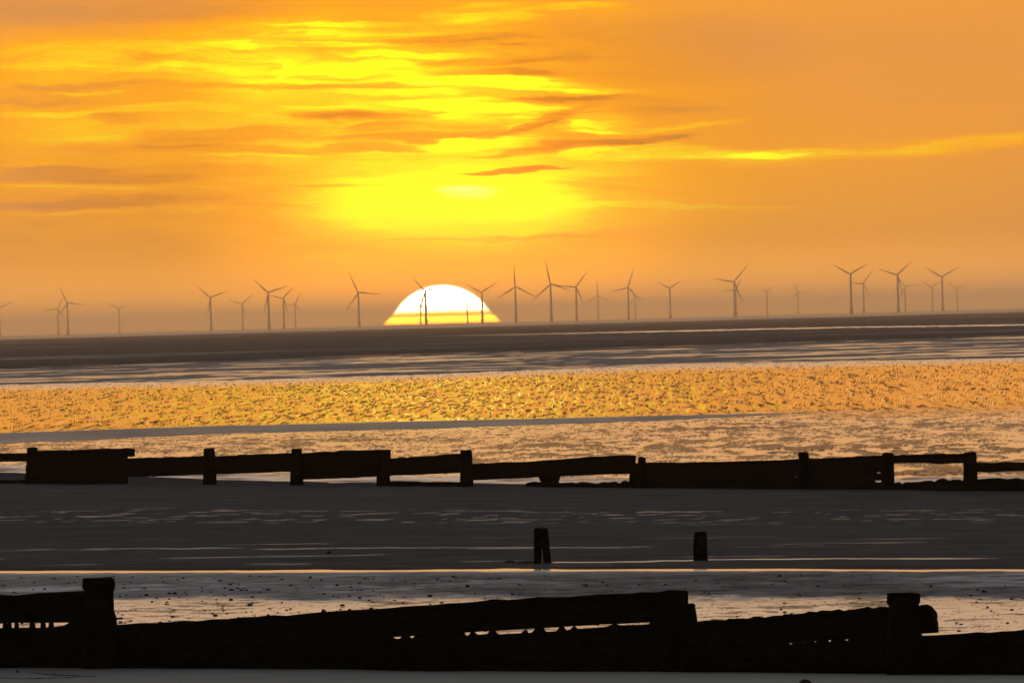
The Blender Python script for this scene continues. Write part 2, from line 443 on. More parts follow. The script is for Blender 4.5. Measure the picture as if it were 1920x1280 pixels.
def zones(X, D, Z):
    Ds = np.maximum(D, 90)
    PX_, PY_ = proj(X, Ds, Z)
    w = 1.6*fbm(X/1.5, D/22, 5, 3) + 1.2*fbm(X/0.4, D/6, 8, 2)      # frayed edges
    return PX_, PY_, w
def in_far(PX_, PY_, w):
    a = PY_ - line(PX_, SPARK_TOP) + 0.6*w; b = line(PX_, POOL_B) - PY_ + 0.8*w
    bt = PY_ - line(PX_, BAND_TOP); bb_ = line(PX_, BAND_BOT) - PY_ + 0.5*w
    return np.minimum(np.minimum(a, b), -np.minimum(bt, bb_)*1.0)          # a low bar of wet sand splits the runnel
def in_near(PX_, PY_, w):
    a = PY_ - (line(PX_, NEARW_T)) + 0.25*w; b = line(PX_, NEARW_B) - PY_ + w
    return np.minimum(a, b)

# sand sheet
X, D = grid(790, 9.0, 0.95, 500, near_rows=True)
Z0 = z_base(X, D)
px, py, fray = zones(X, D, Z0)
far_in = in_far(px, py, fray); near_in = in_near(px, py, fray)
near_rows = sst(D, 100, 135)
dark = sst(py - line(px, GROYNE_B), 0, 6)*sst(1066 - py, 0, 6)          # matt sand between the groynes
rip = 0.012*fbm(X/1.1, D/3.0, 21, 4)*near_rows*(1 - sst(D, 400, 700))
rip += 0.03*fbm(X/9, D/30, 25, 3)*(1 - sst(D, 400, 700))*near_rows*dark
Z = Z0 + rip
Z -= 0.06*sst(far_in, -3, 4) + 0.4*sst(far_in, 0, 14) + 0.045*sst(near_in, -1.5, 5)
# a low berm at the foot of each groyne row and ridge just beyond the stumps
bank = sst(py - line(px, [(0, 636), (1920, 585)]), -1, 3)*(1 - sst(py - line(px, BANK_NEAR), -12, 0))
Z += 0.25*bank*sst(D, 1000, 2500)
Z += 0.18*fbm(X/60, D/260, 31, 4)*sst(D, 1050, 1500)*0.6
wet = np.zeros_like(Z); fr_ = np.full_like(Z, 0.3)
def put(mask, w_, r_):
    global wet, fr_
    fr_ = np.where(mask*w_ > wet, r_, fr_); wet = np.maximum(wet, mask*w_)
# thin standing water in the ripple troughs
s1 = fbm(X/0.7, D/0.9, 41, 4)
zone1 = np.exp(-((py - 968)/16)**2)
put(sst(s1, 0.24, 0.45)*sst(zone1, 0.2, 0.9), 0.30, 0.25)
s2 = fbm(X/3.5, D/1.6, 43, 3)
put(sst(1.3 - np.abs(py - line(px, [(0, 1029), (300, 1027), (960, 1026), (1500, 1026), (1920, 1025)]) + 0.8*fray), 0, 1)*sst(s2, -0.1, 0.15), 0.45, 0.30)
put(sst(1.4 - np.abs(py - line(px, [(1035, 1055), (1200, 1054), (1330, 1049), (1600, 1048), (1920, 1048)]) + 0.4*fray), 0, 1)*sst(px, 1030, 1042)*(1 - sst(px, 1750, 1900)), 0.85, 0.24)
put(sst(s2, 0.42, 0.55)*sst(py, 1000, 1020)*sst(1062 - py, 0, 6)*0.7, 0.35, 0.25)
# a general dampness of the flats
put(dark, 0.035, 0.5)
put(sst(py, 1225, 1240), 0.13, 0.6)
put(sst(py, 1225, 1240), 0.13, 0.6)
lil = sst(py - line(px, NEARW_T), 0, 4)*sst(line(px, NEARW_B) - py, -4, 4)
lp = fbm(X/2.4, D/5, 47, 4)
put(lil*(0.17 + 0.12*lp + 0.12*(1 - sst(px, 300, 1300))), 1.0, 0.42)
put(lil*sst(lp + 0.3*fbm(X/0.7, D/2.5, 49, 3), 0.25, 0.5), 0.55, 0.22)
# streaky wet flats beyond the sparkling water
fl = sst(py - line(px, BANK_NEAR), -5, 2)*sst(line(px, SPARK_TOP) - py, -4, 1)
s3 = fbm(X/14, D/40, 51, 5, 0.6); s4 = fbm(X/4, D/24, 57, 4)
put(fl*sst(s3 + 0.35*s4, -0.05, 0.3), 0.75, 0.18)
put(fl, 0.22, 0.4)
put(sst(np.minimum(py - line(px, BAND_TOP), line(px, BAND_BOT) - py), -3, 1)*(0.85 + 0.3*fbm(X/3, D/40, 59, 3)), 0.42, 0.30)
# ribbon of water lying on the far bank
rl = line(px, [(500, 637), (640, 633), (960, 629), (1280, 622), (1600, 615), (1920, 611)])
put(sst(2.0 - np.abs(py - rl + 0.5*fray), 0, 1.3)*sst(px, 700, 1350), 0.95, 0.2)
put(bank*sst(fbm(X/70, D/130, 61, 5, 0.6), 0.12, 0.45), 0.16, 0.35)
put(bank, 0.05, 0.5)
sand = link('beach', mesh_grid('beach', X, D, Z, attrs={'wet': wet, 'film_rough': fr_, 'dry': 1 - sst(D + 1.5*fbm(X/3, D/5, 91, 3), 140, 156)}), m_sand)
tag(sand, 'damp grey brown tidal sand flats with ripples and puddles', kind='structure')

# wide shallow runnel beyond the far groyne: rippled sand under a broken film of water
X, D = grid(345, 88, 0.85, 1180, ext=True)
Z0 = z_base(X, D)
px, py, fray = zones(X, D, Z0)
inn = in_far(px, py, fray)
soft_ = 2 + 12*sst(px, 1350, 1650)
far_half = 1 - sst((py - line(px, BAND_TOP) + 3*fray*sst(px, 1350, 1650))/soft_, -1, 1.6)
n1 = fbm(X/0.22, D/15, 71, 2, 0.45)
n2 = fbm((X + D*0.012)/0.62, (D - 2.2*X)/4.4, 77, 4, 0.6)
n3 = fbm((X + D*0.012)/7.0, (D - 2.2*X)/30.0, 79, 3)
hh = 0.18*n1*far_half + 0.09*n2*(1 - far_half)
edge_far = sst(py - line(px, SPARK_TOP), 0, 16)
film1 = 1 - (0.55 + 0.43*edge_far)*(1 - sst(np.abs(n1), 0.03, 0.16))
crest = sst(n2 + 0.35*n3 + 0.10*sst(px, 700, 1900) + 0.10*sst(py, 820, 870) - 0.10, 0.05, 0.30)
film2 = (1 - 0.80*(1 - sst(np.abs(n2), 0.015, 0.09)))*(1 - 0.70*crest)
film = film1*far_half + film2*(1 - far_half)
dull = 1 - sst(line(px, POOL_B) - py, 5, 20)                 # calmer, duller water at the foot of the groyne
film = film*(1 - dull) + dull*(0.72 + 0.9*fbm(X/0.9, D/3, 73, 4))
rough_ = (0.08 + 0.07*(1 - far_half))*(1 - dull) + 0.28*dull
pale = 1 - edge_far
rough_ = rough_ + 0.12*pale*far_half
hh *= sst(inn, 0, 9)*(1 - 0.8*dull)
run = link('runnel', mesh_grid('runnel', X, D, Z0 - 0.012 + hh, keep=inn > -0.8, attrs={'wet': np.clip(film, 0, 1), 'film_rough': rough_, 'dry': np.zeros_like(hh)}), m_sand)
tag(run, 'wide shallow runnel of wind ruffled water glowing gold', kind='structure')

# near pool behind the front groyne
X, D = grid(700, 425, 0.9, 1180, ext=True)
Z0 = z_base(X, D)
px, py, fray = zones(X, D, Z0)
inn = in_near(px, py, fray)
calm = 1 - sst(py - line(px, BRIGHT) + 0.6*fray, 3.0, 6.0)
g1 = fbm(X/0.22, D/1.1, 81, 4, 0.55); g2 = fbm(X/1.6, D/4.0, 85, 3); g3 = fbm(X/0.55, D/0.9, 87, 3)
h = (0.018*g1 + 0.010*g2)*(1 - calm)
water = sst(py - line(px, NEARW_M) + 1.6*fray + 7*g2 + 4*g3, -5, 8)          # standing water; above it only a damp sheen
film = np.clip(1 - 0.5*(1 - sst(np.abs(g1), 0.01, 0.08)) - 0.6*sst(g3 + 0.4*g2, 0.22, 0.45), 0.1, 1)*(0.80 + 0.25*sst(py, 1118, 1150))
lp = fbm(X/2.4, D/5, 47, 4)
sheen = 0.20 + 0.12*lp + 0.14*(1 - sst(px, 200, 1200)) + 0.16*g3 + 0.12*g1 + 0.25*sst(lp + 0.5*g3, 0.25, 0.5)
sheen += 0.25*(1 - sst(py - line(px, BRIGHT), 3, 14))*(1 - 0.5*sst(px, 900, 1500))
film = np.maximum(calm, film*water + (1 - water)*np.clip(sheen, 0.03, 0.8))
pool = link('pool', mesh_grid('pool', X, D, Z0 - 0.008 + h, keep=inn > -0.6, attrs={'wet': np.clip(film, 0, 1), 'film_rough': 0.15*calm + (1 - calm)*(0.22*water + 0.48*(1 - water)), 'dry': np.zeros_like(h)}), m_sand)
tag(pool, 'shallow silvery tidal pool behind the near groyne', kind='structure')

# open sea to the horizon
ds = np.concatenate([np.linspace(9000, 16000, 30), np.geomspace(17000, 95000, 30)])
us = np.linspace(-1, 1, 60)
DS, US = np.meshgrid(ds, us, indexing='ij')
sea = link('sea', mesh_grid('sea', US*(3000 + 0.45*DS), DS, np.full_like(DS, 0.02)), m_sea)
tag(sea, 'pale hazy sea along the horizon', kind='structure')

# ------------------------------------------------------------------ timber groynes
def z_ground(x, d): return float(z_base(np.array([x]), np.array([d]))[0])
def plank_mesh(pt_top, pt_bot, thick, depth, n=14, rough=0.012, seed=0):
    """a sawn board seen from its side: pt_top/pt_bot are lists of photograph points along its two long edges,
    depth(X) gives the groyne's distance there; returns a closed box mesh with worn arrises"""
    T = np.array(pt_top, float); B = np.array(pt_bot, float)
    xs = np.linspace(0, 1, n)
    def along(A, s):
        t = (A[:, 0] - A[0, 0])/(A[-1, 0] - A[0, 0])
        return np.interp(s, t, A[:, 0]), np.interp(s, t, A[:, 1])
    rr = np.random.default_rng(seed)
    vs_, fs = [], []
    a = at(*T[0], depth(T[0, 0])); b = at(*T[-1], depth(T[-1, 0]))
    nrm = Vector((-(b.y - a.y), b.x - a.x, 0)).normalized()
    if nrm.y > 0: nrm = -nrm                              # towards the camera
    for s in xs:
        x1, y1 = along(T, s); x2, y2 = along(B, s)
        pt = at(x1, y1, depth(x1)); pb = at(x2, y2, depth(x2))
        pt.z += rr.normal()*rough; pb.z += rr.normal()*rough*0.6
        j = rr.normal()*rough*0.3
        ch = min(0.03, (pt.z - pb.z)*0.2)
        for (base, dz, off) in ((pt, 0, -thick*0.5 + ch), (pt, -ch, -thick*0.5), (pb, 0, -thick*0.5), (pb, 0, thick*0.5), (pt, -ch, thick*0.5), (pt, 0, thick*0.5 - ch)):
            q = base + nrm*(off + j); vs_.append((q.x, q.y, q.z + dz))
    for i in range(n - 1):
        for k in range(6):
            fs.append((i*6 + k, i*6 + (k + 1) % 6, (i + 1)*6 + (k + 1) % 6, (i + 1)*6 + k))
    fs.append(tuple(range(5, -1, -1))); fs.append(tuple((n - 1)*6 + k for k in range(6)))
    me = bpy.data.meshes.new('plank'); me.from_pydata(vs_, [], fs)
    bm = bmesh.new(); bm.from_mesh(me); bmesh.ops.recalc_face_normals(bm, faces=bm.faces); bm.to_mesh(me); bm.free()
    return me
def post_mesh(cx, d, profile, depth_w=None, seed=0, round_=0.25, bury=0.5):
    """a timber pile: profile = [(Y, Xleft, Xright), ...] from its top down; square section with worn corners"""
    rr = np.random.default_rng(seed); vs_, fs = [], []; ns = 12
    ring = []
    prof = list(profile)
    rows = []
    for Y, xl, xr in prof:
        a = at(xl, Y, d); b = at(xr, Y, d)
        rows.append(((a.x + b.x)/2, (b.x - a.x)/2, (a.z + b.z)/2))
    last = rows[-1]; rows.append((last[0], last[1], last[2] - bury))
    hw = max(r[1] for r in rows)
    for k, (x, w, z) in enumerate(rows):
        for i in range(ns):
            t = 2*math.pi*i/ns + math.pi/ns
            c, s = math.cos(t), math.sin(t); e = 0.38
            sx = math.copysign(abs(c)**e, c); sy = math.copysign(abs(s)**e, s)
            j = 1 + rr.normal()*0.018
            vs_.append((x + w*sx*j, d + (depth_w or 1)*w*sy*j, z + (rr.normal()*0.012 if 0 < k < len(rows) - 1 else rr.normal()*0.008)))
    for k in range(len(rows) - 1):
        for i in range(ns):
            fs.append((k*ns + i, k*ns + (i + 1) % ns, (k + 1)*ns + (i + 1) % ns, (k + 1)*ns + i))
    fs.append(tuple(range(ns))); fs.append(tuple((len(rows) - 1)*ns + i for i in reversed(range(ns))))
    me = bpy.data.meshes.new('post'); me.from_pydata(vs_, [], fs)
    bm = bmesh.new(); bm.from_mesh(me); bmesh.ops.recalc_face_normals(bm, faces=bm.faces); bm.to_mesh(me); bm.free()
    return me
def own(o, root):
    """parent without moving"""
    o.parent = root; o.matrix_parent_inverse = root.matrix_world.inverted()
    return o

# near groyne
def dn(X): return 150 - 8*(X/1920)
near = empty('groyne', (0, 0, 0))
tag(near, 'near black timber groyne with sloping planks and capped posts across the foreground', 'groyne')
seed = [100]
def plank(root, depth, top, bot, thick=0.09, off=0.0, n=14, rough=0.008):
    seed[0] += 1
    me = plank_mesh(top, bot, thick, lambda X: depth(X) + off, n, rough, seed[0])
    return link('plank', me, m_wood, root)
def post(root, d, profile, **kw):
    seed[0] += 1
    return link('post', post_mesh(0, d, profile, seed=seed[0], **kw), m_wood, root)
GB = [(-500, 1241), (0, 1243), (960, 1250), (1920, 1262), (2500, 1268)]
def gb(X, extra=0): return float(np.interp(X, *zip(*GB))) + extra
# left bay
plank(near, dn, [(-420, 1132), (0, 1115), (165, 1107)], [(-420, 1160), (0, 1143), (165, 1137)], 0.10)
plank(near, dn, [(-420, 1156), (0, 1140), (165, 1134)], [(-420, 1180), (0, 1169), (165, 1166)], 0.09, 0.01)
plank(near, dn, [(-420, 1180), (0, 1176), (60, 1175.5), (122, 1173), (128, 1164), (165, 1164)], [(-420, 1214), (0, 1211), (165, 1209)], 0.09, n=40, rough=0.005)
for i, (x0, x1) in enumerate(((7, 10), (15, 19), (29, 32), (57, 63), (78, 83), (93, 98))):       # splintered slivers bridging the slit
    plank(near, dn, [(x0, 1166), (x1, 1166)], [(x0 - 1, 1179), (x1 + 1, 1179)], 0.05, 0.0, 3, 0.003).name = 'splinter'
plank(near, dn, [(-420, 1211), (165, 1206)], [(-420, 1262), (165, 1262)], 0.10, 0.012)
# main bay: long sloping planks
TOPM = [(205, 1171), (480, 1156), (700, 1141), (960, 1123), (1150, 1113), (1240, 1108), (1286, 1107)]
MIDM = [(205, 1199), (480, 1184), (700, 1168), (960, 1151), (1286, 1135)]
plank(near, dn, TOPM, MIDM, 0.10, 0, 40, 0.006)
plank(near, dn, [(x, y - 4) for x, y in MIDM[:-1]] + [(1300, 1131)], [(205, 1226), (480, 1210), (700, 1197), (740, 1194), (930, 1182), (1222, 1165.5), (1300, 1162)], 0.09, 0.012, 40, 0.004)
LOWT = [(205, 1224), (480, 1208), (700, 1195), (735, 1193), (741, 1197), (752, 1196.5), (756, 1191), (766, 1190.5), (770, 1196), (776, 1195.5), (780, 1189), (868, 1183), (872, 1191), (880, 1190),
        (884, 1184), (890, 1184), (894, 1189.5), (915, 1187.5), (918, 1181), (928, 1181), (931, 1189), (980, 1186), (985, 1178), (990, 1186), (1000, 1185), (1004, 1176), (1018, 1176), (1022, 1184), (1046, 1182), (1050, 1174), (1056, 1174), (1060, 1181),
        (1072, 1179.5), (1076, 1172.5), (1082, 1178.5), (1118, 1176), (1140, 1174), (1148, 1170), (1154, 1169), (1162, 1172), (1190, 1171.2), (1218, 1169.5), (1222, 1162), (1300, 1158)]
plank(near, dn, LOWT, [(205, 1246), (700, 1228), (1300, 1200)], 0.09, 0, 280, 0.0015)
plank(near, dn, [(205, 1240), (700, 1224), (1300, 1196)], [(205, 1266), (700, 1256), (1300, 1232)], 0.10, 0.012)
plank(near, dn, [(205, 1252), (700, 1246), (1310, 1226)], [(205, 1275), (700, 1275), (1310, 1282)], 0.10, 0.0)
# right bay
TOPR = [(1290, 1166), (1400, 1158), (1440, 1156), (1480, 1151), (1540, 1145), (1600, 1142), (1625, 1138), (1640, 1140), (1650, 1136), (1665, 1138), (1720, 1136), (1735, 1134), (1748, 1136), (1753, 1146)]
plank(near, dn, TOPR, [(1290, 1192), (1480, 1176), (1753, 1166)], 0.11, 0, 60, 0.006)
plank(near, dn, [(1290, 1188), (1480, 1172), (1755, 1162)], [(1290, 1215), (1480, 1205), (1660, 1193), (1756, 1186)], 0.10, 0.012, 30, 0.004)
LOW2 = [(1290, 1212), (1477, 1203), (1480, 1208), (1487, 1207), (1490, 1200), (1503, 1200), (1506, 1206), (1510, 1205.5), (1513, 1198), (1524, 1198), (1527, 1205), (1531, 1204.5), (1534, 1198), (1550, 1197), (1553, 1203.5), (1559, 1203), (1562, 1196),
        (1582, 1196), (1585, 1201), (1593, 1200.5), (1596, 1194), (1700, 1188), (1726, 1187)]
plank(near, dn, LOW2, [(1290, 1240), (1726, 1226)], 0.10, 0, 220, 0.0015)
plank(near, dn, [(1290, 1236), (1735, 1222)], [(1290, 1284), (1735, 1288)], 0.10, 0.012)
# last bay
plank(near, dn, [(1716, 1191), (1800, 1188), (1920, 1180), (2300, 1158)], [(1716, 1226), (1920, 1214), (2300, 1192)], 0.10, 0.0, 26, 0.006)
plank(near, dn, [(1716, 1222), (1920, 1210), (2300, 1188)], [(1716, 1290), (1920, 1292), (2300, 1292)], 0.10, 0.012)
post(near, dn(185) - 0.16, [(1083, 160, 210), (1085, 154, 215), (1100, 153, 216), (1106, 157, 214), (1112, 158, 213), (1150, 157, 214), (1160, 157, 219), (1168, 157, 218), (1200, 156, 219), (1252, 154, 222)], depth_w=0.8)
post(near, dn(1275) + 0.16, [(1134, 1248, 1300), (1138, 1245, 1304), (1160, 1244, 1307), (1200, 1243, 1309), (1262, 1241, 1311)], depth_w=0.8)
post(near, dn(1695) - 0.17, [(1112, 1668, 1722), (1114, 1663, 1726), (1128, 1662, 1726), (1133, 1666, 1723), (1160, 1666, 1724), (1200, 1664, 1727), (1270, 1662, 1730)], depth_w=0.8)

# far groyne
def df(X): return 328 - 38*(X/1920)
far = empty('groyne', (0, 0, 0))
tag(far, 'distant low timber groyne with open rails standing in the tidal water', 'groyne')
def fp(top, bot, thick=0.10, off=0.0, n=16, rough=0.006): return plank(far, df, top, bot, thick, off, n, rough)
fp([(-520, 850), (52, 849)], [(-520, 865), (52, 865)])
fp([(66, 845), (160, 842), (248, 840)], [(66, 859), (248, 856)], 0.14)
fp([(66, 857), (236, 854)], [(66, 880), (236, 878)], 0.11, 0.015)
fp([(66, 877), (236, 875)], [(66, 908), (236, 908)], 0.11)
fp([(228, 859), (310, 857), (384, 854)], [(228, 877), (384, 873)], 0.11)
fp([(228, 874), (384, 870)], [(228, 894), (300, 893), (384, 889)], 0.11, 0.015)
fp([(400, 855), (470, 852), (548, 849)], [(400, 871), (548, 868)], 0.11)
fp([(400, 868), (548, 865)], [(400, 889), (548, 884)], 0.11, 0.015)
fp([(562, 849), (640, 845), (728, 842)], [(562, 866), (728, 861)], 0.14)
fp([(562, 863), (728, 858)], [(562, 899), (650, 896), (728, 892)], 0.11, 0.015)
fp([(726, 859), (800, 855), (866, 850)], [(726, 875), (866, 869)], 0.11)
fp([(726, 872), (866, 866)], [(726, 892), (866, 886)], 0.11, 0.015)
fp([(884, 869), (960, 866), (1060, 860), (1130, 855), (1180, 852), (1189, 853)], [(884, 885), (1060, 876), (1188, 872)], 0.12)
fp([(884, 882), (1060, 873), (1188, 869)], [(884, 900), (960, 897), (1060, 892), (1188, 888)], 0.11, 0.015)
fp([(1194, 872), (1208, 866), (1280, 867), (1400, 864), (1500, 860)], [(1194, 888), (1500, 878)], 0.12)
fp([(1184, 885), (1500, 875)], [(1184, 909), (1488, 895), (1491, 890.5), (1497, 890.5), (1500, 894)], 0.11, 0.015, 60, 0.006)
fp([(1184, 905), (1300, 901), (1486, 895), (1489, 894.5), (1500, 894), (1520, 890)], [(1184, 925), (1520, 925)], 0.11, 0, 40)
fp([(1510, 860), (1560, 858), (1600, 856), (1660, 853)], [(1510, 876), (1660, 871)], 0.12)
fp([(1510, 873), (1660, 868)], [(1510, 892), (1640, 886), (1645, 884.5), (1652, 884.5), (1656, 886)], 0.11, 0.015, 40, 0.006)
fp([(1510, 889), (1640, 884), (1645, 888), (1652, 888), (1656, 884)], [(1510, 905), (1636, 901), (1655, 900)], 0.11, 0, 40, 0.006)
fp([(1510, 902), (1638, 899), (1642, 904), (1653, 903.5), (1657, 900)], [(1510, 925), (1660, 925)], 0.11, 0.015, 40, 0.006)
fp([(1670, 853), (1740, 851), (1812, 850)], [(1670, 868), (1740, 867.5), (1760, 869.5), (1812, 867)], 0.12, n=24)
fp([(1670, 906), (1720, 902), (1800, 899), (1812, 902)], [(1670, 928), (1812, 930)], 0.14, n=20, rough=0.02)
fp([(1824, 867), (1920, 866), (2300, 862)], [(1824, 883), (1850, 885), (1920, 882), (2300, 878)], 0.11, n=30)
fp([(1824, 901), (1870, 897), (1920, 898), (2300, 893)], [(1824, 930), (2300, 936)], 0.14, n=30, rough=0.02)
fp([(990, 905), (1100, 905), (1182, 904)], [(990, 925), (1182, 925)], 0.14, n=20, rough=0.02)
fp([(-300, 899.5), (48, 899.5)], [(-300, 915), (48, 915)], 0.14, n=12)
fp([(734, 901), (800, 903), (864, 903)], [(734, 920), (864, 920)], 0.14, n=12)
for c, prof in ((60, [(839, 51, 68), (841, 50, 70), (862, 50, 71), (880, 47, 73), (886, 49, 73), (892, 46, 74), (908, 48, 74)]),
                (392, [(840, 384, 401), (842, 381, 402), (858, 382, 404), (880, 381, 405), (908, 380, 406)]),
                (556, [(841, 547, 564), (843, 546, 566), (858, 546, 566), (885, 544, 568), (910, 543, 569)]),
                (718, [(846, 708, 728), (880, 706, 730), (911, 705, 732)]),
                (874, [(844, 864, 883), (846, 863, 885), (880, 863, 887), (912, 862, 888)]),
                (1030, [(884, 1010, 1052), (895, 1011, 1051), (903, 1013, 1048), (914, 1012, 1050)]),
                (1189, [(868, 1182, 1196), (890, 1180, 1198), (915, 1179, 1200)]),
                (1204, [(857, 1198, 1207), (859, 1196, 1211), (880, 1195, 1212), (916, 1194, 1213)]),
                (1506, [(848, 1498, 1513), (850, 1497, 1516), (862, 1498, 1518), (920, 1496, 1520)]),
                (1664, [(849, 1656, 1673), (851, 1654, 1676), (880, 1653, 1677), (922, 1652, 1678)]),
                (1818, [(848, 1808, 1829), (850, 1806, 1831), (866, 1806, 1832), (880, 1807, 1833), (926, 1805, 1834)])):
    post(far, df(c) - (0.16 if c not in (718, 1030) else -0.16), prof)

# ------------------------------------------------------------------ stumps, stones, weed
def ground_hit(X, Y):
    d = 120.0
    u, e = ray(X, Y)
    while d < 900:
        if CAM_H + e*d <= z_ground(u*d, d): break
        d += 0.1
    return d
dsx = ground_hit(1017, 1057)
for lab, prof, dd in (('left of two dark stumps leaning together on the sand between the groynes', [(990, 1004, 1013), (993, 1001, 1016), (1010, 1001, 1019), (1030, 1001, 1016), (1058, 1001, 1015)], 0),
                      ('right of two dark stumps leaning together on the sand between the groynes', [(990, 1017, 1025), (992, 1013, 1027), (1008, 1014, 1029), (1030, 1017, 1031), (1058, 1019, 1034)], 0.25)):
    seed[0] += 1
    o = link('post_stump', post_mesh(0, dsx + dd, prof, seed=seed[0], bury=0.4), m_wood); tag(o, lab, 'stump', 'old stumps between the groynes')
seed[0] += 1
o = link('post_stump', post_mesh(0, ground_hit(1313, 1051), [(997.5, 1307, 1321), (999, 1303, 1325), (1006, 1301, 1326), (1024, 1300, 1326), (1052, 1300, 1328)], seed=seed[0], bury=0.4), m_wood)
tag(o, 'single dark stump with a worn top standing alone on the sand', 'stump', 'old stumps between the groynes')
def stone(X, Y, w, h, lab, seed_, name='stone', deep=1.0, cat='stone'):
    d = ground_hit(X, Y); p = at(X, Y, d); rr = np.random.default_rng(seed_)
    bm = bmesh.new(); bmesh.ops.create_icosphere(bm, subdivisions=3, radius=1)
    for v in bm.verts:
        q = v.co
        k = 1 + 0.18*float(fbm(np.array([q.x*1.5 + seed_]), np.array([q.y*1.5 + q.z*1.1]), seed_, 3)[0])
        v.co = Vector((q.x*w*K*d/2*k, q.y*w*K*d/2*deep*k, (q.z if q.z > 0 else q.z*0.5)*h*K*d*k))
    me = bpy.data.meshes.new(name); bm.to_mesh(me); bm.free()
    for pl in me.polygons: pl.use_smooth = True
    o = link(name, me, m_stone); o.location = (p.x, p.y, p.z)
    if lab: tag(o, lab, cat)
    return o
stone(954, 1055, 26, 4.5, 'small rounded dark stone half buried left of the paired stumps', 3)
stone(986, 1056, 34, 4.5, 'low flat dark lump lying against the foot of the paired stumps', 5)
stone(617, 1037, 9, 5, 'tiny dark stone alone on the sand in the left half', 7)
stone(1510, 1281, 24, 8, 'dark stone cut by the bottom edge of the picture at right', 9)
# pebbles and casts strewn through the near pool
vsP, fsP = [], []
def pebble(x, d, z, w, h, rr):
    k0 = len(vsP)
    n = 6
    for (zz, s) in ((-0.3, 0.9), (0.35, 1.0), (0.85, 0.6)):
        for i in range(n):
            t_ = 2*math.pi*i/n
            vsP.append((x + math.cos(t_)*w*s*rr.uniform(.75, 1.2), d + math.sin(t_)*w*s*1.6, z + zz*h*rr.uniform(.8, 1.15)))
    vsP.append((x, d, z + h))
    for r_ in range(2):
        for i in range(n): fsP.append((k0 + r_*n + i, k0 + r_*n + (i + 1) % n, k0 + (r_ + 1)*n + (i + 1) % n, k0 + (r_ + 1)*n + i))
    for i in range(n): fsP.append((k0 + 2*n + i, k0 + 2*n + (i + 1) % n, k0 + 3*n))
rp = np.random.default_rng(12)
cnt = 0
while cnt < 700:
    Xp = rp.uniform(-250, 2170); Yp = rp.uniform(1078, 1205)
    dens = 0.9 if Xp < 1000 else 0.35
    if rp.uniform() > dens*(0.35 + 0.65*float(vnoise(np.array([Xp/70]), np.array([Yp/14]), 3)[0])**1.5*2): continue
    u, e = ray(Xp, Yp); d_ = CAM_H/(-e); d_ = (CAM_H - z_ground(u*d_, d_) + 0.0)/(-e)
    s = rp.uniform(0.5, 1.0)*(1.5 if rp.uniform() < .15 else 1)
    pebble(u*d_, d_, z_ground(u*d_, d_) - 0.005, 0.030*s, 0.020*s, rp); cnt += 1
me = bpy.data.meshes.new('pebbles'); me.from_pydata(vsP, [], fsP)
tag(link('pebbles', me, m_stone), 'scattered dark pebbles and casts in the shallow pool', 'pebbles', kind='stuff')
# strand of weed, lower left
def strand(pts, w, seed_, lab):
    rr = np.random.default_rng(seed_); vs_, fs = [], []
    T = np.array(pts, float); n = 60
    for s in np.linspace(0, 1, n):
        Xs = np.interp(s, np.linspace(0, 1, len(T)), T[:, 0]); Ys = np.interp(s, np.linspace(0, 1, len(T)), T[:, 1])
        d = ground_hit(Xs, Ys); p = at(Xs, Ys, d)
        r_ = w*(0.35 + 0.9*rr.uniform())*(math.sin(math.pi*min(max(s, 0.02), 0.98))**0.5)
        for i in range(6):
            t_ = 2*math.pi*i/6
            vs_.append((p.x + rr.normal()*0.004, p.y + math.cos(t_)*r_*4, p.z + 0.006 + math.sin(t_)*r_))
    for k in range(n - 1):
        for i in range(6): fs.append((k*6 + i, k*6 + (i + 1) % 6, (k + 1)*6 + (i + 1) % 6, (k + 1)*6 + i))
    fs += [tuple(range(6)), tuple((n - 1)*6 + i for i in range(6))]
    me = bpy.data.meshes.new('seaweed'); me.from_pydata(vs_, [], fs)
    o = link('seaweed', me, m_weed); tag(o, lab, 'seaweed', 'weed strands at the lower left')
strand([(-60, 1269), (0, 1271), (45, 1273), (80, 1272), (110, 1271), (160, 1269)], 0.007, 1, 'lower and longer dark strand of seaweed at the bottom left corner')
strand([(54, 1261), (80, 1264), (110, 1266), (140, 1267), (186, 1269)], 0.008, 2, 'upper shorter strand of seaweed trailing right at the bottom left corner')
stone(32, 1260, 6, 4, 'tiny pebble just above the seaweed at the bottom left', 21)

# ------------------------------------------------------------------ offshore wind turbines
def lathe(name, prof, ns=12, axis='Z'):
    vs_, fs = [], []
    for r_, z in prof:
        for i in range(ns):
            t_ = 2*math.pi*i/ns
            vs_.append((r_*math.cos(t_), r_*math.sin(t_), z) if axis == 'Z' else (r_*math.cos(t_), z, r_*math.sin(t_)))
    for k in range(len(prof) - 1):
        for i in range(ns): fs.append((k*ns + i, k*ns + (i + 1) % ns, (k + 1)*ns + (i + 1) % ns, (k + 1)*ns + i))
    fs += [tuple(range(ns)), tuple((len(prof) - 1)*ns + i for i in range(ns))]
    me = bpy.data.meshes.new(name); me.from_pydata(vs_, [], fs)
    bm = bmesh.new(); bm.from_mesh(me); bmesh.ops.recalc_face_normals(bm, faces=bm.faces); bm.to_mesh(me); bm.free()
    for pl in me.polygons: pl.use_smooth = True
    return me
HUB = 65.0
me_tower = lathe('tower', [(2.1, 9), (2.0, 25), (1.75, 45), (1.35, HUB - 1.5)], 14)
me_found = lathe('foundation', [(2.7, -2.5), (2.7, 8), (4.2, 8.0), (4.2, 8.6), (2.7, 8.6), (2.6, 9.2)], 14)
me_hub = lathe('hub', [(1.2, -5.4), (1.9, -4.6), (2.1, -3.4), (2.0, -2.2)], 12, 'Y')
bm = bmesh.new(); bmesh.ops.create_cube(bm, size=1)
for v in bm.verts: v.co = Vector((v.co.x*3.6, v.co.y*9.5 + 2.6, v.co.z*3.8 + 0.2))
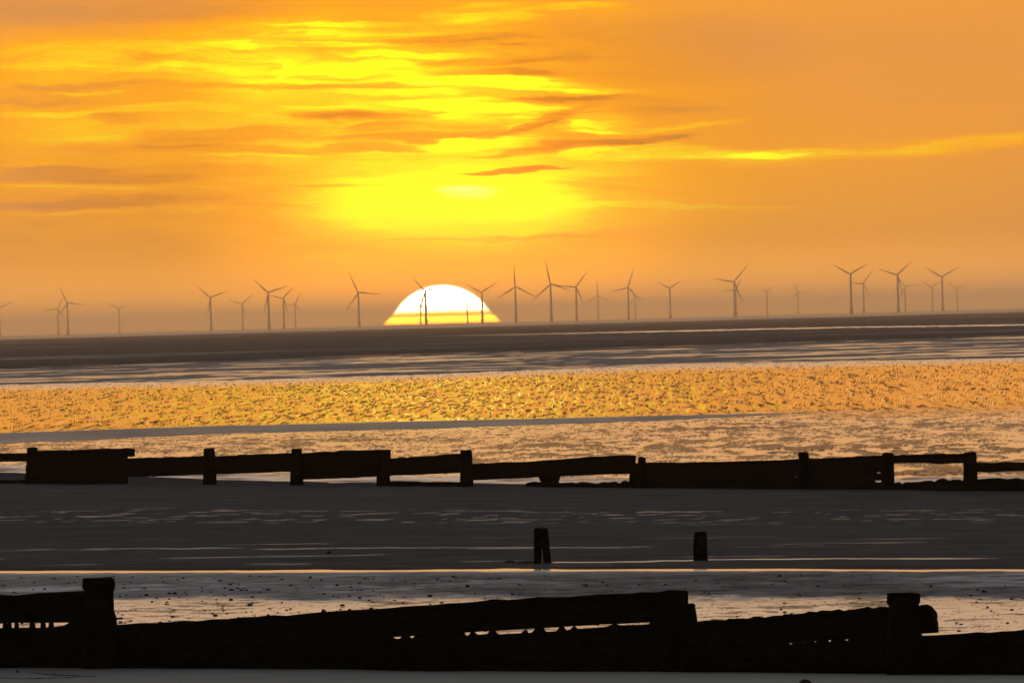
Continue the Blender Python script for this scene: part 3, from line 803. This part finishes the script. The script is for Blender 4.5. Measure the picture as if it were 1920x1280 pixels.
bmesh.ops.bevel(bm, geom=list(bm.edges), offset=0.5, segments=2, affect='EDGES')
me_nac = bpy.data.meshes.new('nacelle'); bm.to_mesh(me_nac); bm.free()
vs_, fs = [], []
for r_, c_, th_ in ((0.0, 1.2, 1.2), (2, 1.3, 1.1), (6, 2.8, 0.8), (9, 2.8, 0.7), (18, 2.1, 0.45), (28, 1.4, 0.3), (36, 0.85, 0.2), (40, 0.35, 0.1)):
    le, te = 0.35*c_, -0.65*c_
    vs_ += [(le, 0, r_), (0.1*c_, -th_/2, r_), (te, 0.0, r_), (0.1*c_, th_/2, r_)]
for k in range(7):
    for i in range(4): fs.append((k*4 + i, k*4 + (i + 1) % 4, (k + 1)*4 + (i + 1) % 4, (k + 1)*4 + i))
fs += [(0, 1, 2, 3), (28, 29, 30, 31)]
me_blade = bpy.data.meshes.new('blade'); me_blade.from_pydata(vs_, [], fs)
bm = bmesh.new(); bm.from_mesh(me_blade); bmesh.ops.recalc_face_normals(bm, faces=bm.faces); bm.to_mesh(me_blade); bm.free()
for me_, m_ in ((me_tower, m_turb), (me_found, m_yel), (me_hub, m_turb), (me_nac, m_turb), (me_blade, m_turb)): me_.materials.append(m_)
# hub in the picture, rotor radius in picture units, one blade's angle (counter-clockwise from the right), label
TURB = [
 (-2, 577, 30, 20, 'faint wind turbine cut by the left edge of the picture'),
 (108, 579, 28, 62, 'faint small wind turbine just left of a taller one near the left edge'),
 (125.7, 568, 35, 111, 'wind turbine near the left edge with one blade pointing right and one upward'),
 (222.7, 579, 26, 27, 'lone faint wind turbine between the left pair and the group of five'),
 (394.3, 557.7, 35, 17, 'leftmost wind turbine of the group of five left of the sun'),
 (454, 570, 28, 40, 'small pale wind turbine second in the group of five left of the sun'),
 (502.7, 548.3, 40, 15, 'tallest wind turbine in the group of five left of the sun'),
 (531, 559, 32, 45, 'fourth wind turbine in the group of five, just right of its tallest'),
 (553, 571, 26, 62, 'rightmost and smallest wind turbine of the group of five left of the sun'),
 (671.7, 548.3, 43, 112, 'wind turbine standing alone just left of the setting sun'),
 (797.5, 546, 38, 130, 'taller wind turbine before the left half of the sun, blade reaching above the disc'),
 (788, 570, 24, 62, 'small wind turbine before the left half of the sun'),
 (875.7, 567, 22, 90, 'small wind turbine before the right half of the sun'),
 (903.3, 548, 37, 30, 'wind turbine before the right rim of the sun with a blade reaching out'),
 (966, 537.3, 43, 90, 'wind turbine right of the sun with one blade straight up'),
 (1032.3, 532.3, 46, 99, 'large wind turbine second to the right of the sun, blade nearly upright'),
 (1080, 538, 37, 51, 'wind turbine third to the right of the sun with a blade raised right'),
 (1121, 554, 29, 90, 'small pale wind turbine fourth to the right of the sun, one blade straight up'),
 (1177.7, 539, 37, 70, 'darker wind turbine of the overlapping pair right of centre'),
 (1190.7, 557, 21, 110, 'faint smaller wind turbine of the overlapping pair right of centre'),
 (1256, 540, 27, 30, 'lone wind turbine with a Y shaped rotor between the two overlapping pairs'),
 (1376.7, 528.3, 41, 48, 'taller darker wind turbine of the overlapping pair in the right half'),
 (1380, 543, 28, 62, 'faint wind turbine hidden partly behind a taller one in the right half'),
 (1438, 546, 17, 33, 'smallest faint wind turbine in the gap of the right half'),
 (1496, 547, 23, 108, 'faint wind turbine left of the right hand cluster, one blade pointing right'),
 (1595, 514, 38, 28, 'leftmost tall wind turbine of the right hand cluster'),
 (1619, 531.7, 32, 53, 'second wind turbine of the right hand cluster, shorter beside the leftmost'),
 (1683, 515, 38, 40, 'tall wind turbine in the middle of the right hand cluster'),
 (1697, 536.7, 31, 4, 'pale wind turbine close behind the tall middle one of the right hand cluster'),
 (1748, 538, 25, 30, 'small pale wind turbine left of the last tall one in the right hand cluster'),
 (1766.7, 519, 38, 27, 'rightmost tall wind turbine of the right hand cluster'),
 (1795, 541, 25, 20, 'faint wind turbine farthest to the right'),
]
for X_, Y_, r_, ang, lab in TURB:
    u, e = ray(X_, Y_)
    d = (HUB - CAM_H)/e                                   # all stand on the sea and share one hub height
    root = empty('wind_turbine', (u*d, d, 0)); tag(root, lab, 'wind turbine', 'offshore wind farm on the horizon')
    link('tower', me_tower, None, root); link('foundation', me_found, None, root)
    nac = link('nacelle', me_nac, None, root); nac.location = (0, 0, HUB)
    hb = link('hub', me_hub, None, root); hb.location = (0, 0, HUB)
    s = r_*K*d/40
    for k in range(3):
        b = link('blade', me_blade, None, root); b.location = (0, -3.6, HUB)
        b.rotation_euler = (0, math.pi/2 - R(ang + 120*k) - TH, 0); b.scale = (1.0, 1.0, s)

# ------------------------------------------------------------------ haze
hz = bpy.data.meshes.new('haze')
x0, x1, y0, y1, z0, z1 = -47000, 47000, -400, 96000, -3, 112
hz.from_pydata([(x0, y0, z0), (x1, y0, z0), (x1, y1, z0), (x0, y1, z0), (x0, y0, z1), (x1, y0, z1), (x1, y1, z1), (x0, y1, z1)], [],
               [(3, 2, 1, 0), (4, 5, 6, 7), (0, 1, 5, 4), (1, 2, 6, 5), (2, 3, 7, 6), (3, 0, 4, 7)])
m_haze = bpy.data.materials.new('haze'); m_haze.use_nodes = True
th_ = m_haze.node_tree; th_.nodes.clear()
pv = th_.nodes.new('ShaderNodeVolumePrincipled'); ov = th_.nodes.new('ShaderNodeOutputMaterial')
pv.inputs['Color'].default_value = (0.96, 0.90, 0.80, 1); pv.inputs['Density'].default_value = HAZE_DENSITY; pv.inputs['Anisotropy'].default_value = 0.9
th_.links.new(pv.outputs[0], ov.inputs['Volume'])
tag(link('haze', hz, m_haze), 'warm haze lying over beach and sea', kind='stuff')
